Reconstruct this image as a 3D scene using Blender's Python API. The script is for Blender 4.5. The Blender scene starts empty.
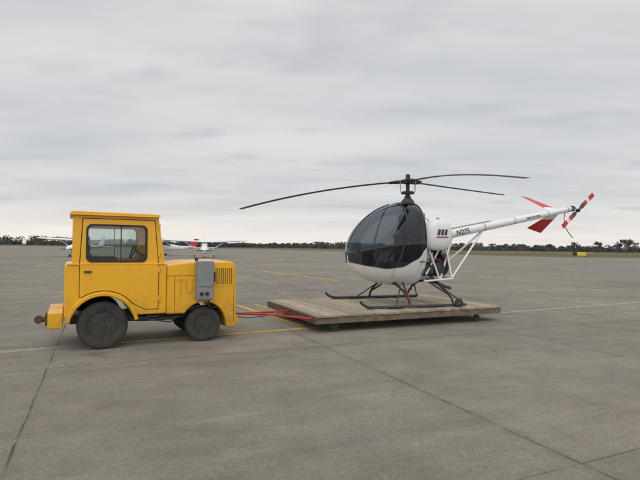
import bpy, bmesh, math, random
from mathutils import Vector, Matrix
random.seed(7)
S=bpy.context.scene
R=math.radians

# ---------------------------------------------------------------- materials
def newmat(name):
    m=bpy.data.materials.new(name); m.use_nodes=True
    nt=m.node_tree; b=nt.nodes['Principled BSDF']
    return m,nt,b
def N(nt,t,**k):
    n=nt.nodes.new(t)
    for a,v in k.items(): setattr(n,a,v)
    return n
def noise(nt,vec,scale,detail=5,rough=.6):
    n=N(nt,'ShaderNodeTexNoise'); n.inputs['Scale'].default_value=scale
    n.inputs['Detail'].default_value=detail; n.inputs['Roughness'].default_value=rough
    if vec is not None: nt.links.new(vec,n.inputs['Vector'])
    return n.outputs['Fac']
def maprange(nt,v,a,b,c,d):
    n=N(nt,'ShaderNodeMapRange'); nt.links.new(v,n.inputs['Value'])
    for i,x in zip(('From Min','From Max','To Min','To Max'),(a,b,c,d)): n.inputs[i].default_value=x
    return n.outputs['Result']
def mth(nt,op,a,b=None,c=None):
    n=N(nt,'ShaderNodeMath',operation=op)
    for i,x in enumerate((a,b,c)):
        if x is None: continue
        if isinstance(x,(int,float)): n.inputs[i].default_value=x
        else: nt.links.new(x,n.inputs[i])
    return n.outputs[0]
def mixc(nt,f,a,b,bt='MIX'):
    n=N(nt,'ShaderNodeMix',data_type='RGBA',blend_type=bt)
    for i,x in ((0,f),(6,a),(7,b)):
        if isinstance(x,(int,float)): n.inputs[i].default_value=x
        elif isinstance(x,(tuple,list)): n.inputs[i].default_value=(*x[:3],1)
        else: nt.links.new(x,n.inputs[i])
    return n.outputs[2]
def bump(nt,b,h,strength=.3,dist=.01):
    n=N(nt,'ShaderNodeBump'); n.inputs['Strength'].default_value=strength
    n.inputs['Distance'].default_value=dist
    nt.links.new(h,n.inputs['Height']); nt.links.new(n.outputs[0],b.inputs['Normal'])
def pbr(name,col,rough=.5,metal=0,var=.15,vscale=6,dirt=0,dirtcol=(.06,.05,.04),bmp=0,bscale=60,coat=0):
    m,nt,b=newmat(name)
    tc=N(nt,'ShaderNodeTexCoord').outputs['Object']
    f=noise(nt,tc,vscale,6)
    v=maprange(nt,f,.3,.7,1-var,1+var)
    hsv=N(nt,'ShaderNodeHueSaturation'); hsv.inputs['Color'].default_value=(*col,1)
    nt.links.new(v,hsv.inputs['Value']); c=hsv.outputs[0]
    if dirt>0:
        d=noise(nt,tc,vscale*.9,9,.78)
        sep=N(nt,'ShaderNodeSeparateXYZ'); nt.links.new(tc,sep.inputs[0])
        low=maprange(nt,sep.outputs[2],.95,.2,0,.34)
        d=mth(nt,'ADD',d,low)
        d=maprange(nt,d,.58,.90,0,dirt)
        mp=N(nt,'ShaderNodeMapping'); mp.inputs['Scale'].default_value=(16,16,1.2); nt.links.new(tc,mp.inputs[0])
        sk=maprange(nt,noise(nt,mp.outputs[0],1.5,5,.7),.58,.80,0,dirt*.6)
        d=mth(nt,'MAXIMUM',d,sk)
        c=mixc(nt,d,c,dirtcol)
        nt.links.new(maprange(nt,d,0,1,rough,.9),b.inputs['Roughness'])
    else:
        nt.links.new(maprange(nt,f,.3,.7,max(.03,rough*.8),min(1,rough*1.2)),b.inputs['Roughness'])
    nt.links.new(c,b.inputs['Base Color'])
    b.inputs['Metallic'].default_value=metal
    if coat: b.inputs['Coat Weight'].default_value=coat
    if bmp: bump(nt,b,noise(nt,tc,bscale,4),bmp,.004)
    return m

def glassmat(name,tint,fac_min):
    m=bpy.data.materials.new(name); m.use_nodes=True; nt=m.node_tree; nt.nodes.clear()
    o=N(nt,'ShaderNodeOutputMaterial'); mx=N(nt,'ShaderNodeMixShader')
    tr=N(nt,'ShaderNodeBsdfTransparent'); tr.inputs[0].default_value=(*tint,1)
    gl=N(nt,'ShaderNodeBsdfGlossy'); gl.inputs['Roughness'].default_value=.03; gl.inputs[0].default_value=(.9,.95,1,1)
    lw=N(nt,'ShaderNodeLayerWeight'); lw.inputs[0].default_value=.5
    f=mth(nt,'POWER',lw.outputs['Facing'],4.2)
    f=maprange(nt,f,0,1,fac_min,.95)
    nt.links.new(f,mx.inputs[0]); nt.links.new(tr.outputs[0],mx.inputs[1]); nt.links.new(gl.outputs[0],mx.inputs[2])
    nt.links.new(mx.outputs[0],o.inputs[0]); return m

YEL=pbr('yellow_paint',(.82,.42,.012),.36,0,.04,2.0,.6,(.16,.10,.03),.05,30,.15)
YELD=pbr('yellow_letter',(.66,.33,.012),.5)
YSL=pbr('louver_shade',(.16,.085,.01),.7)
BLK=pbr('black_paint',(.018,.018,.018),.5)
RUB=pbr('tyre_rubber',(.026,.025,.023),.85,0,.35,12,.4,(.10,.09,.075),bmp=.3)
GAP=pbr('gap_shadow',(.03,.02,.008),.9)
DRIM=pbr('dark_rim',(.045,.042,.038),.55,.2,.4,15)
GREY=pbr('grey_enamel',(.22,.235,.24),.45,0,.12,8,.3)
RUST=pbr('rusty_steel',(.12,.07,.045),.8,.3,.4,20)
WHT=pbr('white_paint',(.74,.75,.75),.25,0,.03,3,coat=.3)
BLADE=pbr('blade_grey',(.07,.072,.075),.5,0,.15,8)
RED=pbr('red_paint',(.55,.025,.03),.4,0,.1,4)
REDB=pbr('tow_red',(.40,.03,.03),.55,0,.25,12)
STEEL=pbr('steel',(.35,.35,.36),.35,.8,.15,15)
ENG=pbr('engine_dark',(.05,.05,.052),.5,.4,.4,14)
DGR=pbr('skid_dark',(.035,.037,.04),.5,0,.25,10)
SEAT=pbr('seat_vinyl',(.03,.03,.033),.6)
SEATG=pbr('seat_grey',(.16,.16,.17),.7)
NAVY=pbr('dark_lettering',(.05,.055,.08),.5)
SEAM=pbr('panel_seam',(.25,.25,.26),.6)
TINT=glassmat('tinted_bubble',(.30,.33,.37),.045)
CLEAR=glassmat('cab_glass',(.66,.74,.70),.10)

# ---------------------------------------------------------------- builders
def empty(name,loc=(0,0,0),rz=0):
    e=bpy.data.objects.new(name,None); e.empty_display_size=.3
    e.location=loc; e.rotation_euler=(0,0,rz); S.collection.objects.link(e); return e
def mk(name,vs,fs,mat,parent=None,smooth=False,bevel=0,mats=None,fm=None,seg=2,angle=40):
    me=bpy.data.meshes.new(name); me.from_pydata([tuple(v) for v in vs],[],fs)
    for m in (mats or [mat]): me.materials.append(m)
    if fm:
        for p,i in zip(me.polygons,fm): p.material_index=i
    bm=bmesh.new(); bm.from_mesh(me); bmesh.ops.recalc_face_normals(bm,faces=bm.faces); bm.to_mesh(me); bm.free()
    o=bpy.data.objects.new(name,me); S.collection.objects.link(o)
    if parent: o.parent=parent
    if smooth:
        for p in me.polygons: p.use_smooth=True
        if smooth!='all':
            try: me.set_sharp_from_angle(angle=R(angle))
            except Exception: pass
    if bevel:
        md=o.modifiers.new('b','BEVEL'); md.width=bevel; md.segments=seg; md.limit_method='ANGLE'; md.angle_limit=R(35)
        md.harden_normals=False
    return o
def box(name,x0,x1,y0,y1,z0,z1,mat,parent=None,bevel=0,seg=2):
    vs=[(x,y,z) for x in (x0,x1) for y in (y0,y1) for z in (z0,z1)]
    fs=[(0,1,3,2),(4,6,7,5),(0,4,5,1),(2,3,7,6),(0,2,6,4),(1,5,7,3)]
    return mk(name,vs,fs,mat,parent,bevel=bevel,seg=seg)
def prism(name,pts,y0,y1,mat,parent=None,bevel=0,seg=2,smooth=False):
    n=len(pts); vs=[(x,y0,z) for x,z in pts]+[(x,y1,z) for x,z in pts]
    fs=[tuple(range(n)),tuple(range(2*n-1,n-1,-1))]+[(i,(i+1)%n,n+(i+1)%n,n+i) for i in range(n)]
    return mk(name,vs,fs,mat,parent,bevel=bevel,seg=seg,smooth=smooth,angle=30)
def tubegeo(pts,rad,n=10):
    pts=[Vector(p) for p in pts]
    if isinstance(rad,(int,float)): rad=[rad]*len(pts)
    vs=[];fs=[];up=None
    for i,p in enumerate(pts):
        d=(pts[min(i+1,len(pts)-1)]-pts[max(i-1,0)]).normalized()
        if up is None:
            up=Vector((0,0,1)) if abs(d.z)<.9 else Vector((1,0,0))
        s=d.cross(up).normalized(); up=s.cross(d).normalized()
        for k in range(n):
            a=2*math.pi*k/n; vs.append(p+(s*math.cos(a)+up*math.sin(a))*rad[i])
    for i in range(len(pts)-1):
        for k in range(n):
            fs.append((i*n+k,i*n+(k+1)%n,(i+1)*n+(k+1)%n,(i+1)*n+k))
    fs.append(tuple(range(n))); fs.append(tuple(range((len(pts)-1)*n,len(pts)*n)))
    return vs,fs
def tube(name,pts,rad,mat,parent=None,n=10):
    vs,fs=tubegeo(pts,rad,n); return mk(name,vs,fs,mat,parent,smooth=True,angle=50)
def tubes(name,lst,mat,parent=None,n=8):
    V=[];F=[]
    for pts,r in lst:
        vs,fs=tubegeo(pts,r,n); o=len(V); V+=vs; F+=[tuple(i+o for i in f) for f in fs]
    return mk(name,V,F,mat,parent,smooth=True,angle=50)
def lathe(name,prof,c,mat,parent=None,n=48,axis='y'):
    vs=[];fs=[];m=len(prof)
    for r,y in prof:
        for k in range(n):
            a=2*math.pi*k/n
            p=(r*math.cos(a),y,r*math.sin(a)) if axis=='y' else ((r*math.cos(a),r*math.sin(a),y) if axis=='z' else (y,r*math.cos(a),r*math.sin(a)))
            vs.append((c[0]+p[0],c[1]+p[1],c[2]+p[2]))
    for i in range(m-1):
        for k in range(n): fs.append((i*n+k,i*n+(k+1)%n,(i+1)*n+(k+1)%n,(i+1)*n+k))
    fs.append(tuple(range(n))); fs.append(tuple(range((m-1)*n,m*n)))
    return mk(name,vs,fs,mat,parent,smooth=True,angle=35)
def text(name,s,loc,size,mat,parent,rot=(math.pi/2,0,0),sx=1,ext=.002,shear=0,bold=0):
    c=bpy.data.curves.new(name,'FONT'); c.body=s; c.size=size; c.extrude=ext; c.shear=shear; c.offset=bold
    c.materials.append(mat); o=bpy.data.objects.new(name,c); S.collection.objects.link(o)
    o.parent=parent; o.location=loc; o.rotation_euler=rot; o.scale=(sx,1,1); return o
def rrect(x0,x1,z0,z1,r,n=6):
    P=[]
    for cx,cz,a0 in ((x1-r,z1-r,0),(x0+r,z1-r,90),(x0+r,z0+r,180),(x1-r,z0+r,270)):
        for i in range(n+1):
            a=R(a0+90*i/n); P.append((cx+r*math.cos(a),cz+r*math.sin(a)))
    return P
def rayhit(poly,c,a):
    d=(math.cos(a),math.sin(a)); best=None
    for i in range(len(poly)):
        p=poly[i];q=poly[(i+1)%len(poly)]
        ex,ez=q[0]-p[0],q[1]-p[1]; den=d[0]*ez-d[1]*ex
        if abs(den)<1e-12: continue
        wx,wz=p[0]-c[0],p[1]-c[1]
        t=(wx*ez-wz*ex)/den; u=(wx*d[1]-wz*d[0])/den
        if t>0 and -1e-6<=u<=1+1e-6 and (best is None or t<best): best=t
    return (c[0]+d[0]*best,c[1]+d[1]*best)
def ringpanel(name,outer,inner,fn,th,mat,parent,bevel=0):
    """panel with a window opening; fn(u,v,w)->xyz, w thickness 0..th"""
    c=(sum(p[0] for p in inner)/len(inner),sum(p[1] for p in inner)/len(inner))
    ang=sorted(set([round(math.atan2(p[1]-c[1],p[0]-c[0])%(2*math.pi),5) for p in outer+inner]))
    n=len(ang); O=[rayhit(outer,c,a) for a in ang]; I=[rayhit(inner,c,a) for a in ang]
    vs=[fn(*p,0) for p in O]+[fn(*p,0) for p in I]+[fn(*p,th) for p in O]+[fn(*p,th) for p in I]
    fs=[]
    for i in range(n):
        j=(i+1)%n
        fs+= [(i,j,n+j,n+i),(2*n+i,3*n+i,3*n+j,2*n+j),(i,2*n+i,2*n+j,j),(n+i,n+j,3*n+j,3*n+i)]
    return mk(name,vs,fs,mat,parent)

# ================================================================= GROUND
L25=R(24.6)
def apron_material():
    m,nt,b=newmat('concrete_apron')
    geo=N(nt,'ShaderNodeNewGeometry').outputs['Position']
    rot=N(nt,'ShaderNodeVectorRotate',rotation_type='Z_AXIS'); rot.inputs['Angle'].default_value=-L25
    nt.links.new(geo,rot.inputs['Vector']); P=rot.outputs[0]
    wob=noise(nt,geo,1.3,5,.7)
    sep=N(nt,'ShaderNodeSeparateXYZ'); nt.links.new(P,sep.inputs[0])
    w=maprange(nt,wob,0,1,-.03,.03)
    def joint(c,off,sp,wd):
        x=mth(nt,'ADD',mth(nt,'SUBTRACT',c,off),w)
        q=mth(nt,'DIVIDE',x,sp); fl=mth(nt,'FLOOR',mth(nt,'ADD',q,.5))
        d=mth(nt,'ABSOLUTE',mth(nt,'MULTIPLY',mth(nt,'SUBTRACT',q,fl),sp))
        return maprange(nt,d,wd*.4,wd,1,0), mth(nt,'FLOOR',q), d
    j1,c1,d1=joint(sep.outputs[0],3.32,3.9,.014)
    j2,c2,d2=joint(sep.outputs[1],2.48,4.6,.011)
    J=mth(nt,'MAXIMUM',j1,j2)
    jn=maprange(nt,noise(nt,geo,2.6,6,.7),.38,.6,.12,.85)
    cb=N(nt,'ShaderNodeCombineXYZ'); nt.links.new(c1,cb.inputs[0]); nt.links.new(c2,cb.inputs[1])
    wn=N(nt,'ShaderNodeTexWhiteNoise'); nt.links.new(cb.outputs[0],wn.inputs['Vector'])
    slab=maprange(nt,wn.outputs['Value'],0,1,.92,1.07)
    big=maprange(nt,noise(nt,geo,.16,5,.6),.3,.7,.84,1.14)
    med=maprange(nt,noise(nt,geo,1.1,8,.72),.3,.7,.78,1.20)
    mp=N(nt,'ShaderNodeMapping'); mp.inputs['Scale'].default_value=(.35,3.5,1); nt.links.new(P,mp.inputs[0])
    st=maprange(nt,noise(nt,mp.outputs[0],1.0,7,.72),.3,.7,.89,1.10)
    fine=maprange(nt,noise(nt,geo,24,6,.85),.25,.75,.60,1.40)
    vfine=maprange(nt,noise(nt,geo,95,3,.85),.3,.7,.66,1.34)
    v=mth(nt,'MULTIPLY',slab,big)
    for k in (med,st,fine,vfine): v=mth(nt,'MULTIPLY',v,k)
    tintf=noise(nt,geo,.35,4)
    col=mixc(nt,maprange(nt,tintf,.35,.65,0,1),(.220,.195,.153),(.205,.190,.160))
    vm=N(nt,'ShaderNodeVectorMath',operation='SCALE'); nt.links.new(col,vm.inputs[0]); nt.links.new(v,vm.inputs['Scale']); col=vm.outputs[0]
    stn=maprange(nt,noise(nt,geo,.75,9,.75),.57,.74,0,.5)
    col=mixc(nt,stn,col,(.085,.074,.058))
    vo=N(nt,'ShaderNodeTexVoronoi'); vo.inputs['Scale'].default_value=1.6; vo.inputs['Randomness'].default_value=1; nt.links.new(geo,vo.inputs['Vector'])
    dv=mth(nt,'ADD',vo.outputs['Distance'],maprange(nt,noise(nt,geo,30,4),0,1,-.03,.03))
    sp=maprange(nt,dv,.02,.05,.4,0)
    col=mixc(nt,sp,col,(.06,.052,.042))
    vo2=N(nt,'ShaderNodeTexVoronoi'); vo2.inputs['Scale'].default_value=7; nt.links.new(geo,vo2.inputs['Vector'])
    sp2=maprange(nt,vo2.outputs['Distance'],.05,.10,.45,0)
    col=mixc(nt,mth(nt,'MULTIPLY',sp2,maprange(nt,noise(nt,geo,1.7,4),.5,.6,0,1)),col,(.34,.32,.27))
    pal=maprange(nt,noise(nt,mp.outputs[0],.5,8,.72),.56,.78,0,.38)
    col=mixc(nt,pal,col,(.32,.295,.25))
    vc=N(nt,'ShaderNodeTexVoronoi',feature='DISTANCE_TO_EDGE'); vc.inputs['Scale'].default_value=.23
    wv=N(nt,'ShaderNodeVectorMath',operation='ADD'); nw=N(nt,'ShaderNodeTexNoise'); nw.inputs['Scale'].default_value=1.5; nw.inputs['Detail'].default_value=6
    nt.links.new(geo,nw.inputs['Vector']); nt.links.new(geo,wv.inputs[0]); nt.links.new(nw.outputs['Color'],wv.inputs[1]); nt.links.new(wv.outputs[0],vc.inputs['Vector'])
    cr=mth(nt,'MULTIPLY',maprange(nt,vc.outputs['Distance'],.0009,.0026,1,0),maprange(nt,noise(nt,geo,.3,2),.44,.52,0,.6))
    col=mixc(nt,cr,col,(.05,.045,.04))
    ed=maprange(nt,mth(nt,'MINIMUM',d1,d2),.02,.12,.3,0)
    col=mixc(nt,mth(nt,'MULTIPLY',ed,jn),col,(.12,.105,.085))
    col=mixc(nt,mth(nt,'MULTIPLY',J,jn),col,(.04,.037,.032))
    nt.links.new(col,b.inputs['Base Color']); b.inputs['Roughness'].default_value=.85
    b.inputs['Specular IOR Level'].default_value=.3
    h=mth(nt,'SUBTRACT',mth(nt,'ADD',fine,vfine),mth(nt,'MULTIPLY',J,2))
    bump(nt,b,h,.4,.004)
    return m
def grass_material():
    m,nt,b=newmat('dormant_grass')
    geo=N(nt,'ShaderNodeNewGeometry').outputs['Position']
    mp=N(nt,'ShaderNodeMapping'); mp.inputs['Scale'].default_value=(.3,1,1); nt.links.new(geo,mp.inputs[0])
    f=maprange(nt,noise(nt,mp.outputs[0],.03,7,.65),.35,.65,0,1)
    c=mixc(nt,f,(.19,.145,.075),(.11,.10,.05))
    c=mixc(nt,maprange(nt,noise(nt,geo,1.2,5,.8),.3,.7,0,.6),c,(.08,.068,.04))
    nt.links.new(c,b.inputs['Base Color']); b.inputs['Roughness'].default_value=.95
    b.inputs['Specular IOR Level'].default_value=.1
    return m
GR=grass_material()
mk('grass_field',[(-5000,-3000,-.02),(5000,-3000,-.02),(5000,6000,-.02),(-5000,6000,-.02)],[(0,1,2,3)],GR)
ap=[(-500,-150),(500,-150),(500,122),(90,109),(66,106),(46,112),(30,146),(-20,235),(-90,262),(-500,290)]
mk('concrete_apron',[(x,y,0) for x,y in ap],[tuple(range(len(ap)))],apron_material())
mk('far_taxiway',[(-500,330,-.012),(420,205,-.012),(420,222,-.012),(-500,350,-.012)],[(0,1,2,3)],pbr('far_concrete',(.22,.21,.19),.9,0,.1,.05))

def linemat(name,col,lo,hi,mx):
    m,nt,b=newmat(name)
    geo=N(nt,'ShaderNodeNewGeometry').outputs['Position']
    w=maprange(nt,noise(nt,geo,9,7,.8),lo,hi,0,mx)
    tr=N(nt,'ShaderNodeBsdfTransparent'); ms=N(nt,'ShaderNodeMixShader')
    nt.links.new(w,ms.inputs[0]); nt.links.new(tr.outputs[0],ms.inputs[1]); nt.links.new(b.outputs[0],ms.inputs[2])
    nt.links.new(ms.outputs[0],nt.nodes['Material Output'].inputs[0])
    hs=N(nt,'ShaderNodeHueSaturation'); hs.inputs['Color'].default_value=(*col,1)
    nt.links.new(maprange(nt,noise(nt,geo,3,5),.3,.7,.8,1.15),hs.inputs['Value']); nt.links.new(hs.outputs[0],b.inputs['Base Color'])
    b.inputs['Roughness'].default_value=.7
    return m
LY=linemat('yellow_marking',(.56,.36,.035),.27,.46,.94)
LP=linemat('worn_marking',(.43,.40,.32),.30,.55,.8)
def strip(name,p,q,w,mat,z=.004):
    p=Vector((*p,0));q=Vector((*q,0));d=(q-p).normalized();n=Vector((-d.y,d.x,0))*w/2
    mk(name,[(*(v.xy),z) for v in (p-n,q-n,q+n,p+n)],[(0,1,2,3)],mat)
d=Vector((14.75,8.04)).normalized(); P0=Vector((-4.68,7.06))
def on(X): return tuple(P0+d*((X-P0.x)/d.x))
strip('worn_pavement_line',on(-18),on(-3.45),.17,LP)
strip('yellow_pavement_line',on(-3.45),on(-.25),.14,LY)
strip('worn_pavement_line',on(-.25),on(40),.20,LP)
strip('yellow_pavement_line',(-3.0,14.3),(-.30,9.70),.13,LY)
strip('yellow_pavement_line',(-1.75,13.2),(.3,10.0),.10,LY,.006)
strip('yellow_pavement_line',(-4.6,32.4),(.9,23),.22,LY)
strip('yellow_pavement_line',(30,88),(60,66),.3,LY)

# ================================================================= TUG
tug=empty('aircraft_tow_tractor',(-3.295,7.35,0),R(27.4))
W=1.36
def arc(cx,cz,r,a0,a1,n=18):
    return [(cx+r*math.cos(R(a0+(a1-a0)*i/n)),cz+r*math.sin(R(a0+(a1-a0)*i/n))) for i in range(n+1)]
rear=[(-.53,1.27),(-.50,1.30),(.93,1.30),(.93,.50),(.44,.50)]+arc(0,.36,.445,18,162)+[(-.53,.50)]
prism('lower_cab',rear,0,W,YEL,tug,bevel=.022,seg=3)
hood=[(.935,1.28),(1.30,1.325),(1.95,1.335)]+arc(1.96,1.20,.135,88,0,8)+[(2.11,.24),(2.07,.20),(1.93,.20)]+arc(1.546,.285,.37,8,150,14)+[(1.19,.48),(.935,.48)]
prism('engine_hood',hood,.012,W-.012,YEL,tug,bevel=.035,seg=4)
fl=arc(0,.36,.455,8,172,28)+arc(0,.36,.515,172,8,28)
prism('fender_flare',fl,-.045,.012,YEL,tug,bevel=.012)
box('rear_bumper',-.74,-.54,.06,W-.06,.34,.58,YEL,tug,.015)
box('bumper_slot',-.748,-.738,.25,W-.25,.40,.53,BLK,tug)
tube('pintle_hitch',[(-.74,.3,.46),(-.82,.3,.46)],.04,RUST,tug)
lathe('pintle_ring',[(.03,-.03),(.06,-.03),(.06,.03),(.03,.03)],(-.86,.3,.46),RUST,tug,24)
box('hitch_plate',-.775,-.742,.18,.42,.38,.55,RUST,tug,.006)
side_o=[(-.43,1.295),(.91,1.295),(.80,2.035),(-.43,2.035)]
win=rrect(-.226,.61,1.345,1.885,.075)
for nm,y,s in (('near',.045,1),('far',W-.045,-1)):
    ringpanel('cab_side_'+nm,side_o,win,lambda u,v,w,y=y,s=s:(u,y+s*w,v),.03,YEL,tug)
    gk_o=rrect(-.248,.632,1.322,1.908,.085)
    ringpanel('window_gasket_'+nm,gk_o,rrect(-.218,.602,1.352,1.878,.07),lambda u,v,w,y=y,s=s:(u,y-s*(.024-w),v),.036,BLK,tug)
    mk('side_glass_'+nm,[(-.24,y+s*.015,1.33),(.625,y+s*.015,1.33),(.625,y+s*.015,1.90),(-.24,y+s*.015,1.90)],[(0,1,2,3)],CLEAR,tug)
    box('window_divider_'+nm,.235,.25,y+s*.004-.006,y+s*.004+.006,1.35,1.88,BLK,tug)
up_o=[(-.325,1.302),(.80,1.302),(.735,1.985),(-.29,1.985)]
ringpanel('door_gap_upper',[(-.337,1.302),(.812,1.302),(.747,1.997),(-.302,1.997)],gk_o,lambda u,v,w:(u,.041+w,v),.003,GAP,tug)
ringpanel('door_upper',up_o,gk_o,lambda u,v,w:(u,.030+w,v),.010,YEL,tug)
def doorpoly(e):
    a=arc(0,.36,.535-e,124,38,16)
    return [(-.325-e,1.296),(-.325-e,a[0][1]+.0)]+a+[(.60+e*.3,.585-e),(.80+e,.585-e),(.80+e,1.296)]
prism('door_gap_lower',doorpoly(.010),-.003,.004,GAP,tug)
prism('door_lower',doorpoly(0),-.014,.004,YEL,tug,bevel=.005)
box('belt_rail',-.50,.91,-.018,.05,1.286,1.306,YEL,tug,.006)
box('door_handle',-.27,-.17,-.045,-.018,1.17,1.195,BLK,tug,.006)
for z in (.75,1.2,1.45,1.9): box('door_hinge',.795,.825,-.03 if z<1.3 else .012,-.005 if z<1.3 else .045,z-.04,z+.04,YEL,tug,.006)
ringpanel('cab_rear',[(.075,1.295),(W-.075,1.295),(W-.075,2.035),(.075,2.035)],rrect(.25,W-.25,1.42,1.86,.07),lambda u,v,w:(-.43+w,u,v),.03,YEL,tug)
mk('rear_glass',[(-.41,.24,1.41),(-.41,W-.24,1.41),(-.41,W-.24,1.87),(-.41,.24,1.87)],[(0,1,2,3)],CLEAR,tug)
fx=lambda v:.91-(v-1.295)/(2.035-1.295)*.11
ringpanel('cab_front',[(.075,1.295),(W-.075,1.295),(W-.075,2.035),(.075,2.035)],rrect(.16,W-.16,1.40,1.92,.07),lambda u,v,w:(fx(v)-w,u,v),.03,YEL,tug)
mk('windscreen',[(fx(1.39)-.015,.15,1.39),(fx(1.39)-.015,W-.15,1.39),(fx(1.93)-.015,W-.15,1.93),(fx(1.93)-.015,.15,1.93)],[(0,1,2,3)],CLEAR,tug)
rf=[(-.475,2.037),(.815,2.037),(.82,2.06),(.785,2.085),(-.43,2.095),(-.47,2.072)]
prism('cab_roof',rf,-.02,W+.02,YEL,tug,bevel=.018,seg=3)
box('drip_rail',-.465,.81,-.032,-.018,2.036,2.05,YEL,tug,.004)
box('seat_cushion',-.2,.22,.40,.95,1.302,1.40,SEAT,tug,.03)
box('seat_back',-.30,-.18,.42,.93,1.38,1.74,SEAT,tug,.05)
box('dash',.66,.86,.12,W-.12,1.302,1.42,BLK,tug,.02)
V,F=tubegeo([(.50+.06*math.sin(a),.68+.19*math.cos(a),1.53+.17*math.sin(a)) for a in [2*math.pi*i/28 for i in range(29)]],.014,8)
mk('steering_wheel',V,F,BLK,tug,smooth=True)
tube('steering_column',[(.70,.68,1.38),(.50,.68,1.53)],.02,BLK,tug)
for i in range(8):
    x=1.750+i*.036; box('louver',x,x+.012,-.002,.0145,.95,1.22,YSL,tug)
box('louver_frame',1.725,2.035,.004,.0135,.915,1.245,YEL,tug,.003)
prism('front_gap',[(2.052,.30),(2.057,.30),(2.057,1.26),(2.052,1.26)],.008,.02,GAP,tug)
prism('hood_gap',[(.945,1.10),(1.70,1.10),(1.70,1.105),(.945,1.105)],.008,.02,GAP,tug)
prism('hood_gap_b',[(1.06,.50),(1.065,.50),(1.065,1.10),(1.06,1.10)],.008,.02,GAP,tug)
text('side_lettering','TUG',(1.095,.011,.80),.36,YELD,tug,sx=.58,ext=.004,bold=.004)
box('electrical_box',1.385,1.665,-.15,.008,.70,1.345,GREY,tug,.012)
box('electrical_box_door',1.40,1.65,-.162,-.151,.93,1.33,GREY,tug,.006)
box('box_label',1.45,1.51,-.1645,-.163,1.20,1.25,SEAM,tug)
box('box_switch',1.655,1.70,-.12,-.07,1.0,1.16,BLK,tug,.006)
box('box_lower_door',1.40,1.65,-.162,-.151,.72,.90,GREY,tug,.006)
for x,z in((1.46,.81),(1.55,.81)): lathe('socket',[(.03,-.02),(.03,0)],(x,-.163,z),BLK,tug,20)
tube('conduit',[(1.60,-.08,.70),(1.60,-.08,.60),(1.66,.0,.56),(1.8,.05,.55)],.014,BLK,tug)
tube('lifting_eye',[(1.52,.5,1.33),(1.52,.5,1.38)],.03,BLK,tug)
def wheel(pre,c,r,w,rim):
    lathe(pre+'_tyre',[(rim,.03),(rim+.015,.008),(r*.80,-.004),(r*.93,.006),(r*.985,.03),(r,.05),(r,w*.32),(r-.012,w*.33),(r-.012,w*.36),(r,w*.37),(r,w*.63),(r-.012,w*.64),(r-.012,w*.67),(r,w*.68),(r,w-.05),(r*.985,w-.03),(r*.93,w-.006),(rim,w-.02)],c,RUB,tug,64)
    lathe(pre+'_rim',[(rim+.006,.012),(rim-.008,.014),(rim-.025,.05),(rim*.55,.055),(rim*.5,.03),(rim*.28,.028),(rim*.26,.0),(.01,-.002)],c,DRIM,tug,40)
    for i in range(6):
        a=i*math.pi/3; lathe(pre+'_nut',[(.011,-.0),(.013,.035)],(c[0]+rim*.4*math.cos(a),c[1]+.012,c[2]+rim*.4*math.sin(a)),STEEL,tug,8)
    V=[];F=[]
    n=44
    for i in range(n):
        a=2*math.pi*i/n; da=.045
        for s0,s1 in ((.018,w*.3),(w*.7,w-.018)):
            o=len(V)
            for rr in (r-.01,r+.003):
                for aa in (a-da,a+da):
                    for y in (s0,s1): V.append((c[0]+rr*math.cos(aa),c[1]+y,c[2]+rr*math.sin(aa)))
            F+=[tuple(o+k for k in f) for f in ((0,1,3,2),(4,6,7,5),(0,4,5,1),(2,3,7,6),(0,2,6,4),(1,5,7,3))]
    mk(pre+'_tread',V,F,RUB,tug)
wheel('rear_wheel_near',(0,-.02,.36),.357,.22,.20); wheel('rear_wheel_far',(0,W-.20,.36),.357,.22,.20)
wheel('front_wheel_near',(1.546,.0,.287),.284,.19,.15); wheel('front_wheel_far',(1.546,W-.19,.287),.284,.19,.15)
tube('rear_axle',[(0,.1,.36),(0,W-.1,.36)],.05,BLK,tug); tube('front_axle',[(1.546,.1,.29),(1.546,W-.1,.29)],.04,BLK,tug)
box('chassis_rail',-.45,1.95,.30,W-.30,.36,.478,BLK,tug,.01)
tube('exhaust_pipe',[(.40,.10,.43),(.55,.08,.41),(1.05,.08,.41),(1.18,.14,.44)],.028,BLK,tug)
box('step_bracket',.62,.82,.03,.2,.44,.475,BLK,tug,.005)
tube('side_hose',[(.45,.02,.47),(.75,.0,.40),(1.0,.0,.36),(1.12,.04,.44)],.012,BLK,tug)
box('front_hitch',2.10,2.24,.56,.80,.27,.42,BLK,tug,.01)
box('front_bumper',2.105,2.15,.06,W-.06,.22,.40,YEL,tug,.01)

# ================================================================= DOLLY + TOWBAR
dk=empty('helicopter_dolly',(-.055,8.89,0),R(25))
LEN,WID,TOP=4.56,2.74,.33
def wood():
    m,nt,b=newmat('weathered_planks')
    tc=N(nt,'ShaderNodeTexCoord').outputs['Object']
    g=N(nt,'ShaderNodeNewGeometry')
    mp=N(nt,'ShaderNodeMapping'); mp.inputs['Scale'].default_value=(14,1.1,14); nt.links.new(tc,mp.inputs[0])
    gr=noise(nt,mp.outputs[0],2.2,8,.7)
    c=mixc(nt,maprange(nt,gr,.3,.7,0,1),(.21,.165,.11),(.45,.38,.28))
    c=mixc(nt,maprange(nt,noise(nt,tc,1.5,5),.45,.7,0,.5),c,(.31,.285,.24))
    c=mixc(nt,maprange(nt,noise(nt,tc,2.6,7,.75),.56,.72,0,.6),c,(.12,.09,.062))
    hs=N(nt,'ShaderNodeHueSaturation'); nt.links.new(c,hs.inputs['Color'])
    nt.links.new(maprange(nt,g.outputs['Random Per Island'],0,1,.72,1.2),hs.inputs['Value'])
    nt.links.new(hs.outputs[0],b.inputs['Base Color']); b.inputs['Roughness'].default_value=.85
    bump(nt,b,gr,.5,.006); return m
WD=wood()
V=[];F=[];x=0
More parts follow.
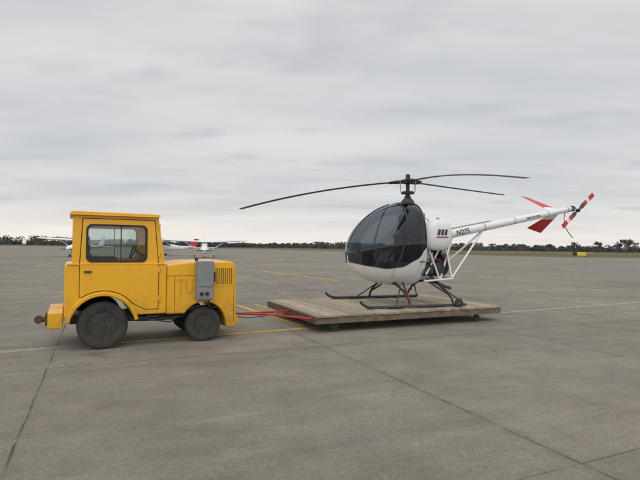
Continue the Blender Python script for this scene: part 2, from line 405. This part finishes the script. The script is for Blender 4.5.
while x<LEN-.02:
    w=.142; x1=min(x+w,LEN); h=TOP+random.uniform(-.005,.005); e=random.uniform(-.025,.025)
    o=len(V)
    for xx in (x+.005,x1-.005):
        for yy in (-.02+e,WID+e):
            for zz in (TOP-.04,h): V.append((xx,yy,zz))
    F+=[tuple(o+k for k in f) for f in ((0,1,3,2),(4,6,7,5),(0,4,5,1),(2,3,7,6),(0,2,6,4),(1,5,7,3))]
    x=x1
mk('deck_planks',V,F,WD,dk,bevel=.004)
WB=pbr('frame_timber',(.19,.15,.105),.85,0,.35,6,.3,bmp=.3)
for i,y in enumerate((0,WID-.06)): box('side_beam_%d'%(i+1),.0,LEN,y,y+.06,.165,.288,WB,dk,.006)
for i in range(5):
    xx=i*(LEN-.06)/4; box('cross_beam_%d'%(i+1),xx,xx+.06,.062,WID-.062,.165,.286,WB,dk,.006)
box('edge_angle_iron',-.012,-.002,.0,WID,.17,.30,RUST,dk)
for x in (.42,LEN-.62):
    for y in (.10,WID-.16):
        lathe('caster_wheel',[(.02,-.03),(.07,-.028),(.078,-.015),(.078,.015),(.07,.028),(.02,.03)],(x,y,.079),RUB,dk,28)
        box('caster_fork',x-.03,x+.03,y-.045,y-.035,.06,.165,BLK,dk); box('caster_fork_b',x-.03,x+.03,y+.035,y+.045,.06,.165,BLK,dk)
        box('caster_plate',x-.07,x+.07,y-.06,y+.06,.155,.163,BLK,dk)
tb=empty('tow_bar')
A=Vector((-1.52,8.93,.345))
tubes('tow_bar_arms',[([A,(-.95,8.98,.335),(-.12,9.04,.25)],.020),([A+Vector((0,.02,0)),(-.98,9.55,.30),(-.62,10.10,.25)],.020),([(-.85,8.99,.32),(-.87,9.73,.28)],.016)],REDB,tb)
tube('tow_eye_shank',[A+Vector((-.14,-.02,0)),A],.03,REDB,tb)
tube('tow_chain',[A+Vector((-.10,-.05,-.03)),A+Vector((.2,-.03,-.07)),A+Vector((.55,0,-.03))],.008,BLK,tb)

# ================================================================= HELICOPTER
HX,HY=2.05,11.3; HA=R(20)
he=empty('light_helicopter',(HX,HY,0),HA)
def w2l(p):
    p=Vector(p)-Vector((HX,HY,0)); return Matrix.Rotation(-HA,3,'Z')@p
A0=-1.53
ST=[(0,1.46,1.46,0),(.07,1.19,1.76,.30),(.22,1.02,2.03,.47),(.42,.90,2.25,.60),(.72,.80,2.47,.70),(1.07,.74,2.61,.74),(1.37,.72,2.67,.735),(1.57,.745,2.66,.69),(1.70,.81,2.58,.60),(1.79,.95,2.38,.44)]
US=[math.sqrt(s[0]) for s in ST]
def cr(u,idx):
    i=0
    while i<len(US)-2 and u>US[i+1]: i+=1
    def val(k): return ST[max(0,min(len(ST)-1,k))][idx]
    def ux(k): return US[max(0,min(len(US)-1,k))]
    h=US[i+1]-US[i]; t=(u-US[i])/h
    def tan(k):
        a,b=max(k-1,0),min(k+1,len(US)-1)
        return (val(b)-val(a))/(ux(b)-ux(a))
    m0,m1=tan(i)*h,tan(i+1)*h
    return (2*t**3-3*t**2+1)*val(i)+(t**3-2*t**2+t)*m0+(-2*t**3+3*t**2)*val(i+1)+(t**3-t**2)*m1
NE=2.25
def dims(a):
    u=math.sqrt(max(0,a-A0)); return cr(u,1),cr(u,2),max(0,cr(u,3))
def surf(a,t,side=-1,off=0):
    zb,zt,hw=dims(a); hh=(zt-zb)/2; zc=(zt+zb)/2
    s,c=math.sin(t),max(0,math.cos(t))
    y=(hw+off)*c**(2/NE); z=zc+(hh+off)*math.copysign(abs(s)**(2/NE),s)
    return (a,side*y,z)
def zline(a):
    pts=[(-1.6,1.29),(-1.2,1.20),(-.85,1.15),(-.5,1.19),(-.15,1.36),(.1,1.60),(.3,1.8)]
    for i in range(len(pts)-1):
        if a<=pts[i+1][0]:
            t=(a-pts[i][0])/(pts[i+1][0]-pts[i][0]); t=t*t*(3-2*t)*.5+t*.5
            return pts[i][1]+t*(pts[i+1][1]-pts[i][1])
    return pts[-1][1]
def tline(a):
    zb,zt,hw=dims(a); hh=(zt-zb)/2; zc=(zt+zb)/2
    if hh<1e-4: return -.3
    q=max(-.97,min(.97,(zline(a)-zc)/hh))
    return math.asin(math.copysign(abs(q)**(NE/2),q))
na=56; nb,ntp=12,20
V=[];F=[];FM=[]
ua,ub=.03,US[-1]
ring=2*(nb+ntp)
alist=[]
for i in range(na):
    u=ua+(ub-ua)*i/(na-1); a=A0+u*u; alist.append(a); tl=tline(a)
    ts=[-math.pi/2+(tl+math.pi/2)*k/nb for k in range(nb)]+[tl+(math.pi/2-tl)*k/ntp for k in range(ntp+1)]
    for t in ts: V.append(surf(a,t,-1))
    for t in ts[-2:0:-1]: V.append(surf(a,t,1))
for i in range(na-1):
    for k in range(ring):
        F.append((i*ring+k,i*ring+(k+1)%ring,(i+1)*ring+(k+1)%ring,(i+1)*ring+k))
        kk=k if k<nb+ntp else ring-1-k
        FM.append(0 if kk<nb or alist[i]>.10 else 1)
F.append(tuple(range(ring))); FM.append(1)
F.append(tuple(range((na-1)*ring,na*ring))); FM.append(0)
mk('cabin_shell',V,F,None,he,smooth='all',mats=[WHT,TINT],fm=FM)
def frame(name,fa,t0,t1,side=-1,r=.013,mat=BLK,n=20):
    pts=[]
    for i in range(n+1):
        q=i/n; a=fa(q); tl=tline(a); lo=tl if t0 is None else t0
        pts.append(surf(a,lo+(t1-lo)*q,side,.002))
    tube(name,pts,r,mat,he,8)
for s in (-1,1):
    frame('door_front_frame',lambda q:-.66+.10*math.sin(q*math.pi)+.30*q,None,1.30,s,.022)
    frame('door_rear_frame',lambda q:.10-.0*q,None,1.35,s,.014)
    tube('sill_trim',[surf(A0+(.10+1.13*i/40)**2,tline(A0+(.10+1.13*i/40)**2),s,.001) for i in range(41)],.010,BLK,he,8)
    tube('roof_rail',[surf(-.55+.65*i/12,1.22,s,.003) for i in range(13)],.014,BLK,he,8)
    tube('door_seam',[surf(-.66+.0*i,tline(-.66)-(tline(-.66)+.95)*i/10,s,.0005) for i in range(11)]+[surf(-.66+.55*i/10,-.95+.02*i,s,.0005) for i in range(1,11)]+[surf(-.11+.21*i/6,-.75+(tline(.10)+.75)*i/6,s,.0005) for i in range(1,7)],.0045,SEAM,he,6)
tube('center_post',[surf(A0+(.12+.9*i/30)**2,1.5707,-1,.002) for i in range(31)],.014,BLK,he,8)
mkroof=[surf(a_,t_,s_,.004) for a_ in (-.42,-.3,-.18,-.06,.06) for (t_,s_) in ((1.22,-1),(1.40,-1),(1.5707,-1),(1.40,1),(1.22,1))]
mk('roof_panel',mkroof,[(r*5+c,r*5+c+1,(r+1)*5+c+1,(r+1)*5+c) for r in range(4) for c in range(4)],BLK,he,smooth='all')
box('door_handle',-.10,.02,-.745,-.72,1.29,1.315,BLK,he,.005)
box('cabin_floor',-.95,.1,-.36,.36,1.03,1.06,SEAT,he,.01)
box('rear_bulkhead',.06,.14,-.56,.56,1.02,2.40,SEATG,he,.05)
for y in (-.33,.27):
    box('seat_cushion',-.55,-.05,y-.21,y+.21,1.12,1.28,SEATG,he,.05)
    box('seat_back',-.12,.03,y-.21,y+.21,1.25,1.95,SEAT,he,.06)
    tube('seat_belt',[(-.135,y-.05,1.9),(-.14,y+.02,1.6),(-.30,y+.1,1.31)],.014,RED,he)
box('instrument_pedestal',-1.12,-.90,-.14,.14,1.06,1.42,BLK,he,.04)
box('instrument_panel',-1.10,-.95,-.24,.24,1.42,1.68,BLK,he,.05)
for y in (-.33,.27):
    tube('cyclic_stick',[(-.62,y,1.06),(-.70,y,1.25),(-.60,y,1.48)],.015,BLK,he)
def ellipsoid_box(name,c,h,mat,e=.55):
    V=[];F=[];nu,nv=36,24
    def sp(x,p): return math.copysign(abs(x)**p,x)
    for j in range(nv+1):
        ph=-math.pi/2+math.pi*j/nv
        for i in range(nu):
            th=2*math.pi*i/nu
            V.append((c[0]+h[0]*sp(math.cos(ph),e)*sp(math.cos(th),e),c[1]+h[1]*sp(math.sin(ph),e*1.1),c[2]+h[2]*sp(math.cos(ph),e)*sp(math.sin(th),e)))
    for j in range(nv):
        for i in range(nu): F.append((j*nu+i,j*nu+(i+1)%nu,(j+1)*nu+(i+1)%nu,(j+1)*nu+i))
    return mk(name,V,F,mat,he,smooth='all')
ellipsoid_box('fuel_tank',(.50,-.50,1.91),(.33,.20,.36),WHT,.72)
ellipsoid_box('fuel_tank_far',(.50,.50,1.91),(.33,.20,.36),WHT,.72)
tube('tank_filler',[(.50,-.5,2.24),(.50,-.5,2.30)],.04,STEEL,he)
def mark(pts,name,mat,y=-.7035): 
    prism(name,pts,y-.002,y+.0,mat,he)
for i in range(3):
    x=.36+i*.09; mark([(x,1.90),(x+.065,1.90),(x+.09,2.03),(x+.025,2.03)],'tank_mark_bar',NAVY)
mark([(.33,1.84),(.62,1.84),(.66,1.87),(.35,1.87)],'tank_mark_stripe',RED,)
tube('mast',[(0,0,2.60),(0,0,3.30)],.045,BLK,he,16)
lathe('mast_base',[(.18,2.60),(.15,2.70),(.08,2.78),(.06,2.84)],(0,0,0),DGR,he,24,'z')
lathe('swashplate',[(.05,2.86),(.15,2.87),(.16,2.90),(.13,2.93),(.05,2.94)],(0,0,0),ENG,he,28,'z')
lathe('rotor_hub',[(.05,3.10),(.13,3.12),(.14,3.16),(.13,3.20),(.06,3.23),(.05,3.32),(.03,3.34)],(0,0,0),BLK,he,28,'z')
hubz=3.165
tips=[(-2.08,12.6,2.57),(3.01,7.1,2.66),(5.36,14.1,3.20)]
for bi,T in enumerate(tips):
    t=w2l(T); dxy=Vector((t.x,t.y,0)); Rr=dxy.length; dd=dxy.normalized(); pr=Vector((-dd.y,dd.x,0))
    drop=hubz-t.z
    V=[];F=[];FM=[]; n=26; c=.175
    sec=[(-.30,0),(-.26,.011),(-.1,.015),(.3,.009),(.70,0),(.3,-.007),(-.1,-.011),(-.26,-.008)]
    for i in range(n+1):
        q=i/n; r=.42+(Rr-.42)*q; z=hubz-drop*(.25*(r/Rr)+.75*(r/Rr)**2)
        for (s,h) in sec:
            p=dd*r+pr*(s*c*(.75 if i==0 else 1)); V.append((p.x,p.y,z+h+.01*s*c*4))
    m=len(sec)
    for i in range(n):
        for k in range(m): F.append((i*m+k,i*m+(k+1)%m,(i+1)*m+(k+1)%m,(i+1)*m+k)); FM.append(1 if i==n-1 and bi==0 else 0)
    F.append(tuple(range(m))); FM.append(0); F.append(tuple(range(n*m,(n+1)*m))); FM.append(0)
    mk('main_rotor_blade_%d'%(bi+1),V,F,None,he,smooth=True,mats=[BLADE,RED],fm=FM)
    g0=dd*.10; g1=dd*.46
    tube('blade_grip_%d'%(bi+1),[(g0.x,g0.y,hubz),(g1.x*.6,g1.y*.6,hubz-.005),(g1.x,g1.y,hubz-drop*.045)],[.05,.045,.022],DGR,he,10)
    for s in (-1,1):
        a_=dd*.12+pr*.09*s; b_=dd*.44+pr*.045*s
        tube('drag_brace_%d'%(bi+1),[(a_.x,a_.y,hubz+.03),(b_.x,b_.y,hubz)],.012,STEEL,he,6)
    e=dd*.15+pr*.11
    tube('pitch_link_%d'%(bi+1),[(e.x,e.y,2.90),(e.x*1.1,e.y*1.1,hubz-.01)],.011,STEEL,he,6)
    d0=dd*.2-pr*.12; tube('lag_damper_%d'%(bi+1),[(d0.x,d0.y,hubz+.02),(d0.x+dd.x*.14,d0.y+dd.y*.14,hubz+.015)],.028,BLK,he,10)
def boomz(a): return 1.90+(a-.9)*(2.73-1.90)/4.2
tube('tail_boom',[(.55,0,boomz(.55)),(.9,0,boomz(.9)),(2.5,0,boomz(2.5)),(4.0,0,boomz(4.0)),(5.0,0,boomz(5.0)),(5.12,0,boomz(5.12))],[.09,.112,.10,.085,.072,.05],WHT,he,24)
for q in (2.15,3.1,4.2,4.9):
    tube('boom_clamp',[(q-.012,0,boomz(q-.012)),(q+.012,0,boomz(q+.012))],.117-.0098*(q-.9),SEAM,he,24)
sl=math.atan((2.73-1.90)/4.2)
text('registration_number','N27S',(1.30,-.117,boomz(1.30)-.055),.175,NAVY,he,rot=(math.pi/2,-sl,0),ext=.003)
text('boom_lettering','HELICOPTERS',(3.45,-.099,boomz(3.45)-.022),.075,NAVY,he,rot=(math.pi/2,-sl,0),ext=.002)
tube('drive_shaft',[(.7,0,boomz(.7)+.13),(2.4,0,boomz(2.4)+.12)],.014,STEEL,he,8)
lathe('tail_gearbox',[(.03,-.10),(.07,-.06),(.085,0),(.07,.06),(.03,.09)],(5.08,0,boomz(5.08)),ENG,he,20)
tube('tail_rotor_shaft',[(5.0,-.25,2.66),(5.08,0,boomz(5.08))],.022,STEEL,he)
tc=Vector((5.0,-.27,2.66)); an=R(40)
lathe('tail_rotor_hub',[(.02,-.04),(.05,-.03),(.05,.03),(.02,.04)],tuple(tc),BLK,he,16)
for s in (-1,1):
    dr=Vector((math.cos(an),0,math.sin(an)))*s; pp=Vector((-math.sin(an),0,math.cos(an)))
    cuts=[.08,.16,.26,.38,.50,.62,.70]
    for i in range(len(cuts)-1):
        a_,b_=cuts[i],cuts[i+1]; w0=.03 if i==0 else .058
        vs=[]
        for rr,ww in ((a_,w0),(b_,.058)):
            for sg in (-1,1):
                for yy in (-.007,.007): vs.append(tc+dr*rr+pp*ww*sg+Vector((0,yy,0)))
        mk('tail_rotor_blade_%d'%(1 if s<0 else 2),vs,[(0,1,3,2),(4,6,7,5),(0,4,5,1),(2,3,7,6),(0,2,6,4),(1,5,7,3)],(BLADE,BLADE,RED,WHT,RED,RED)[i],he)
def slab(name,a,b,c_,d_,th,mats,split=None):
    a,b,c_,d_=map(Vector,(a,b,c_,d_)); nrm=((b-a).cross(d_-a)).normalized()*th/2
    n=8; V=[];F=[];FM=[]
    prof=[(0,0),(.15,1),(.5,.9),(1,.05),(.5,-.9),(.15,-1)]
    for i in range(n+1):
        q=i/n; l=a.lerp(d_,q); t=b.lerp(c_,q)
        for s,h in prof: V.append(l.lerp(t,s)+nrm*h*(1-.3*q))
    m=len(prof)
    for i in range(n):
        for k in range(m): F.append((i*m+k,i*m+(k+1)%m,(i+1)*m+(k+1)%m,(i+1)*m+k)); FM.append(split[i])
    F.append(tuple(range(m)));FM.append(split[0]);F.append(tuple(range(n*m,(n+1)*m)));FM.append(split[-1])
    mk(name,V,F,None,he,smooth=True,mats=mats,fm=FM)
slab('horizontal_stabiliser',(4.40,.06,2.62),(4.78,.06,2.66),(4.64,1.05,3.08),(4.34,1.05,3.12),.04,[RED,WHT],[1,1,0,0,0,0,0,0])
slab('ventral_fin',(4.22,.0,2.50),(4.62,.0,2.56),(4.45,.45,2.06),(3.97,.45,2.19),.04,[RED,WHT],[1,1,0,0,0,0,0,0])
tube('tail_guard',[(4.85,0,boomz(4.85)-.05),(4.80,0,2.45),(4.86,0,2.2),(5.0,0,2.03),(5.12,0,1.93)],.010,DGR,he,8)
fr=[]
for y in (-.42,.42):
    fr+=[([(2.15,0,boomz(2.15)-.08),(.95,y,.92)],.024),([(1.25,0,boomz(1.25)-.09),(.62,y,.86)],.024),
         ([(.20,y,.85),(.98,y,.90)],.024),([(.25,y,1.75),(.62,y,.88)],.022),([(.25,y,1.0),(.9,y*.5,1.85)],.022),([(.22,y,2.3),(.9,y*.3,1.95)],.022),
         ([(.95,y,.92),(.92,y*.3,1.85)],.022)]
fr+=[([(.95,-.42,.92),(.95,.42,.92)],.024),([(.62,-.42,.88),(.62,.42,.88)],.022),([(1.25,0,1.9),(2.15,0,boomz(2.15)-.08)],.012)]
tubes('airframe_tubes',fr,WHT,he)
box('engine_block',.25,.88,-.22,.22,.95,1.28,ENG,he,.05)
for x in (.36,.66):
    for s in (-1,1):
        for k in range(7):
            yy=s*(.22+.028*k); box('cylinder_fins',x-.10,x+.10,min(yy,yy+s*.014),max(yy,yy+s*.014),1.03,1.22,STEEL if k%2 else ENG,he,.01)
lathe('cooling_fan',[(.26,0),(.27,.06),(.27,.12),(.24,.14)],(.86,0,1.22),ENG,he,32,'x')
lathe('drive_pulley',[(.06,0),(.24,.01),(.24,.05),(.2,.06),(.2,.10),(.24,.11),(.24,.15),(.05,.16)],(.66,0,1.62),ENG,he,32,'x')
tube('exhaust_stack',[(.5,-.20,.96),(.62,-.26,.82),(.85,-.22,.72),(1.08,-.18,.66)],.035,RUST,he)
box('oil_cooler',.30,.46,-.40,-.20,1.35,1.52,STEEL,he,.02)
box('battery_box',.28,.55,.1,.38,1.35,1.6,BLK,he,.02)
for y in (-.12,.15): tube('engine_hose',[(.3,y,1.3),(.45,y-.1,1.42),(.6,y-.12,1.35),(.75,y,1.28)],.018,BLK,he)
for y,z in ((-.30,1.12),(-.34,1.30)): tube('ignition_lead',[(.30,y,z),(.5,y-.03,z+.06),(.8,y+.02,z-.02)],.010,REDB,he,6)
zs=TOP+.035
for y in (-1.0,1.0):
    tube('skid',[(-1.66,y,zs+.14),(-1.60,y,zs+.07),(-1.48,y,zs+.015),(-1.35,y,zs),(.86,y,zs),(.92,y,zs+.01)],[.025,.03,.034,.035,.035,.02],DGR,he,14)
    for k in (-1.2,-.5,.5): box('skid_shoe',k-.15,k+.15,y-.03,y+.03,TOP+.001,TOP+.014,STEEL,he)
for x in (-.52,.56):
    tube('cross_tube',[(x,-.40,.80),(x,0,.84),(x,.40,.80)],.032,BLK,he,12)
    for s in (-1,1):
        tube('gear_leg',[(x,s*.36,.82),(x+.02,s*.72,.66),(x+.03,s*.93,.50),(x+.03,s*1.0,zs)],[.028,.028,.027,.026],BLK,he,12)
        tube('gear_damper',[(x+.22*(1 if x<0 else -1),s*.30,.86),(x+.05,s*.84,.56)],.021,DGR,he,10)
        tube('gear_brace',[(x-.30*(1 if x<0 else -1),s*.98,zs+.03),(x,s*.60,.72)],.015,DGR,he,8)
        tube('damper_rod',[(x+.30*(1 if x<0 else -1),s*.25,.90),(x+.22*(1 if x<0 else -1),s*.30,.86)],.016,STEEL,he,8)
lathe('ground_handling_wheel',[(.03,-.03),(.075,-.03),(.095,-.018),(.095,.018),(.075,.03),(.03,.03)],(.66,-1.09,TOP+.097),RUB,he,28)
tube('handling_axle',[(.66,-1.12,TOP+.097),(.66,-1.0,zs)],.015,STEEL,he)
tube('tie_strap',[(-.45,-.98,zs+.03),(-.3,-.5,.7)],.008,RED,he,6)

# ================================================================= PARKED AIRPLANES
def plane(loc,rz,stripe,tailmat):
    e=empty('parked_airplane',loc,rz)
    secs=[(-2.2,.30,.95,.28),(-2.0,.42,1.0,.40),(-1.2,.52,1.05,.48),(-.5,.55,1.25,.62),(.4,.56,1.35,.70),(1.4,.45,1.25,.52),(3.0,.25,1.2,.30),(5.3,.08,1.3,.14)]
    V=[];F=[];FM=[];n=20
    for y,hw,zc,hh in secs:
        for k in range(n):
            a=2*math.pi*k/n; c,s=math.cos(a),math.sin(a)
            V.append((hw*math.copysign(abs(c)**.75,c),y,zc+hh*math.copysign(abs(s)**.75,s)))
    for i in range(len(secs)-1):
        for k in range(n):
            F.append((i*n+k,i*n+(k+1)%n,(i+1)*n+(k+1)%n,(i+1)*n+k))
            s=math.sin(2*math.pi*(k+.5)/n)
            FM.append(2 if (2<=i<=4 and .25<s<.85) else (1 if -.2<s<.1 else 0))
    F.append(tuple(range(n)));FM.append(0);F.append(tuple(range((len(secs)-1)*n,len(secs)*n)));FM.append(0)
    mk('fuselage',V,F,None,e,smooth='all',mats=[WHT,stripe,SEAT],fm=FM)
    def foil(nm,p):
        V=[];F=[];pr=[(0,0),(.1,.6),(.35,1),(1,0),(.35,-.6),(.1,-.4)];m=6
        for (x,y,z,c,t,vert) in p:
            for s,h in pr: V.append((x+h*t,y+s*c,z) if vert else (x,y+s*c,z+h*t))
        for i in range(len(p)-1):
            for k in range(m):F.append((i*m+k,i*m+(k+1)%m,(i+1)*m+(k+1)%m,(i+1)*m+k))
        F.append(tuple(range(m)));F.append(tuple(range((len(p)-1)*m,len(p)*m)))
        return V,F
    V,F=foil('w',[(-5.5,-.3,2.30,1.05,.11,0),(-2.6,-.55,2.15,1.6,.16,0),(0,-.55,2.06,1.6,.16,0),(2.6,-.55,2.15,1.6,.16,0),(5.5,-.3,2.30,1.05,.11,0)])
    mk('wing',V,F,WHT,e,smooth=True)
    V,F=foil('t',[(-1.7,4.6,1.32,.8,.05,0),(0,4.3,1.32,1.1,.07,0),(1.7,4.6,1.32,.8,.05,0)])
    mk('tailplane',V,F,WHT,e,smooth=True)
    V,F=foil('v',[(0,3.9,1.3,1.5,.06,1),(0,4.8,2.1,.95,.05,1),(0,5.15,2.65,.7,.04,1)])
    mk('vertical_tail',V,F,tailmat,e,smooth=True)
    tubes('wing_struts',[([(s*.5,-.1,.85),(s*2.6,-.05,2.10)],.045) for s in (-1,1)],WHT,e,8)
    tubes('landing_gear',[([(s*.4,.5,.75),(s*1.2,.55,.2)],.04) for s in (-1,1)]+[([(0,-1.8,.8),(0,-1.9,.2)],.04)],WHT,e,8)
    for c in ((-1.25,.55,.2),(1.18,.55,.2),(-.05,-1.9,.18)):
        lathe('wheel',[(.05,0),(.17,.0),(.19,.04),(.17,.1),(.05,.1)],(c[0],c[1],c[2]),RUB,e,20,'x')
    lathe('spinner',[(.02,-2.5),(.12,-2.38),(.16,-2.2)],(0,0,.98),WHT,e,16)
    box('propeller',-.95,.95,-2.34,-2.32,.93,1.03,BLK,e,.02)
    return e
BLU=pbr('stripe_grey_blue',(.12,.16,.26),.4)
plane((-15.0,62.5,0),R(14),BLU,WHT)
plane((-30.0,60,0),R(-6),BLU,WHT)
plane((-24.5,74,0),R(-62),WHT,RED)

# ================================================================= SIGN
sg=empty('taxiway_sign',(61,113,0),R(-12))
SY=pbr('sign_yellow',(.75,.48,.03),.5)
box('sign_panel',-.55,1.4,-.1,.1,.35,1.15,SY,sg,.03); box('sign_panel_black',-1.45,-.56,-.1,.1,.35,1.15,BLK,sg,.03)
for x in (-1.2,0,1.1): box('sign_leg',x-.04,x+.04,-.04,.04,-.02,.35,BLK,sg)

# ================================================================= TREES
def twigmat(name,c1,c2,sc=.15):
    m,nt,b=newmat(name)
    geo=N(nt,'ShaderNodeNewGeometry').outputs['Position']
    c=mixc(nt,maprange(nt,noise(nt,geo,sc,4),.35,.65,0,1),c1,c2)
    nt.links.new(c,b.inputs['Base Color']); b.inputs['Roughness'].default_value=1; b.inputs['Specular IOR Level'].default_value=0
    return m
TW=twigmat('distant_woodland',(.060,.067,.076),(.095,.095,.095),.03)  # bluish-grey tones: distance haze is mixed into the tree colour
V=[];F=[]
def quad(c,s,sz):
    d1=Vector((random.uniform(-1,1),random.uniform(-.4,.4),random.uniform(-1,1))).normalized()*s
    d2=d1.cross(Vector((random.uniform(-.3,.3),1,random.uniform(-.3,.3)))).normalized()*sz
    o=len(V); V.extend([c-d1-d2,c+d1-d2,c+d1+d2,c-d1+d2]); F.append((o,o+1,o+2,o+3))
x=-560
while x<720:
    D=random.uniform(500,590)-abs(x)*.08
    base=5.8+1.0*math.sin(x*.013)+.8*math.sin(x*.041+1)
    if x<-190: base+=1.8
    if x>200: base+=.6
    h=max(3,base*random.uniform(.78,1.12)); w=h*random.uniform(.5,.85)
    for i in range(60):
        q=random.random()**.85; rr=w*math.sqrt(max(0,1-((q-.5)/.55)**2))
        a=random.uniform(0,6.28); rad=rr*math.sqrt(random.random())
        quad(Vector((x+rad*math.cos(a),D+rad*math.sin(a),.3+h*q)),random.uniform(.35,.85),random.uniform(.2,.45))
    for i in range(22): quad(Vector((x+random.uniform(-5,5),D-5,random.uniform(-.2,3.4))),1.4,.9)
    x+=random.uniform(1.6,3.2)
mk('distant_tree_line',V,F,TW)
BT=twigmat('bare_branches',(.085,.078,.075),(.12,.108,.098),.5)
def bare_tree(loc,h):
    segs=[]
    def br(p,d,l,r,lev):
        q=p+d*l; segs.append((p,q,r,r*.65))
        if lev==0: return
        for k in range(3 if lev>1 else 4):
            nd=(d+Vector((random.uniform(-1,1),random.uniform(-1,1),random.uniform(-.2,.6)))*.68).normalized()
            st=p.lerp(q,random.uniform(.55,1)); br(st,nd,l*random.uniform(.68,.88),r*.6,lev-1)
    br(Vector((0,0,-.1)),Vector((0,0,1)),h*.30,h*.022,6)
    V=[];F=[]
    for p,q,r0,r1 in segs:
        d=(q-p).normalized(); s=d.cross(Vector((.3,.9,.2))).normalized(); t=s.cross(d); o=len(V)
        r0=max(r0,.032); r1=max(r1,.026)
        for c,r in((p,r0),(q,r1)):
            for k in range(3):
                a=k*2.094; V.append(c+(s*math.cos(a)+t*math.sin(a))*r)
        for k in range(3): F.append((o+k,o+(k+1)%3,o+3+(k+1)%3,o+3+k))
    o=mk('bare_tree',V,F,BT); o.location=loc
for X,D,h in ((150,235,9),(156,240,7.5),(141,245,7),(133,250,6),(120,252,5),(163,236,9),(175,240,8),(125,262,5),(147,238,6.5),(188,245,7)):
    bare_tree((X,D,0),h)

# ================================================================= SKY + LIGHT
w=bpy.data.worlds.new('World'); S.world=w; w.use_nodes=True; nt=w.node_tree; nt.nodes.clear()
out=N(nt,'ShaderNodeOutputWorld'); g=N(nt,'ShaderNodeTexCoord').outputs['Generated']
SUN_EL,SUN_AZ=R(48),R(205)
sky=N(nt,'ShaderNodeTexSky',sky_type='NISHITA'); sky.sun_disc=False; sky.sun_elevation=SUN_EL; sky.sun_rotation=SUN_AZ
sky.dust_density=3
b1=N(nt,'ShaderNodeBackground'); b1.inputs[1].default_value=.08; nt.links.new(sky.outputs[0],b1.inputs[0])
sp=N(nt,'ShaderNodeSeparateXYZ'); nt.links.new(g,sp.inputs[0])
z=mth(nt,'MAXIMUM',sp.outputs[2],0); zz=mth(nt,'ADD',z,.10)
cx=mth(nt,'DIVIDE',sp.outputs[0],zz); cy=mth(nt,'DIVIDE',sp.outputs[1],zz)
cb=N(nt,'ShaderNodeCombineXYZ'); nt.links.new(cx,cb.inputs[0]); nt.links.new(cy,cb.inputs[1])
mp=N(nt,'ShaderNodeMapping'); mp.inputs['Scale'].default_value=(.42,1.1,1); mp.inputs['Rotation'].default_value=(0,0,R(-8)); nt.links.new(cb.outputs[0],mp.inputs[0])
n1=noise(nt,mp.outputs[0],.85,7,.52)
mp2=N(nt,'ShaderNodeMapping'); mp2.inputs['Scale'].default_value=(.9,1.6,1); mp2.inputs['Location'].default_value=(3,1,0); nt.links.new(cb.outputs[0],mp2.inputs[0])
n2=noise(nt,mp2.outputs[0],.5,6,.55)
f=maprange(nt,mth(nt,'ADD',mth(nt,'MULTIPLY',n1,.6),mth(nt,'MULTIPLY',n2,.4)),.40,.58,0,1)
col=mixc(nt,f,(.595,.612,.635),(.775,.775,.775))
dk_=maprange(nt,noise(nt,mp2.outputs[0],1.1,6,.5),.56,.70,0,.5)
col=mixc(nt,dk_,col,(.47,.49,.525))
warm=mth(nt,'MULTIPLY',maprange(nt,z,.025,.085,1,0),maprange(nt,sp.outputs[0],-.7,.6,1,.7))
wn_=maprange(nt,noise(nt,mp.outputs[0],.6,4),.35,.6,.75,1)
col=mixc(nt,mth(nt,'MULTIPLY',warm,wn_),col,(1.0,.93,.86))
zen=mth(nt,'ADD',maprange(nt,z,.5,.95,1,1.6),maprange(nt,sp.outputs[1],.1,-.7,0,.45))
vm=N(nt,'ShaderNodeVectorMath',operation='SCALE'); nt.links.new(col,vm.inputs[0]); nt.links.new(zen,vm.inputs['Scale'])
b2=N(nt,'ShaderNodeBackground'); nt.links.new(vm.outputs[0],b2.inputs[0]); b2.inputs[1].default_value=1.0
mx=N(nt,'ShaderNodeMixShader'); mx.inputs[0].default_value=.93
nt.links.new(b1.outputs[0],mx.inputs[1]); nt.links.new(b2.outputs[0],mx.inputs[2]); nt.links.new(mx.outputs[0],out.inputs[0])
sl_=bpy.data.lights.new('sun','SUN'); sl_.energy=.75; sl_.angle=R(75); sl_.color=(1,.96,.90)
so=bpy.data.objects.new('sun',sl_); S.collection.objects.link(so)
dirv=Vector((math.sin(SUN_AZ)*math.cos(SUN_EL),math.cos(SUN_AZ)*math.cos(SUN_EL),math.sin(SUN_EL)))
so.rotation_euler=dirv.to_track_quat('Z','Y').to_euler()

# ================================================================= CAMERA
cd=bpy.data.cameras.new('camera'); cd.sensor_width=36; cd.lens=27.06; cd.clip_end=12000; cd.clip_start=.05
co=bpy.data.objects.new('camera',cd); S.collection.objects.link(co)
co.matrix_world=Matrix.Translation((0,0,1.6))@Matrix.Rotation(R(90.834),4,'X')@Matrix.Rotation(.0125,4,'Z')
S.camera=co
S.view_settings.view_transform='Standard'; S.view_settings.look='None'; S.view_settings.exposure=0
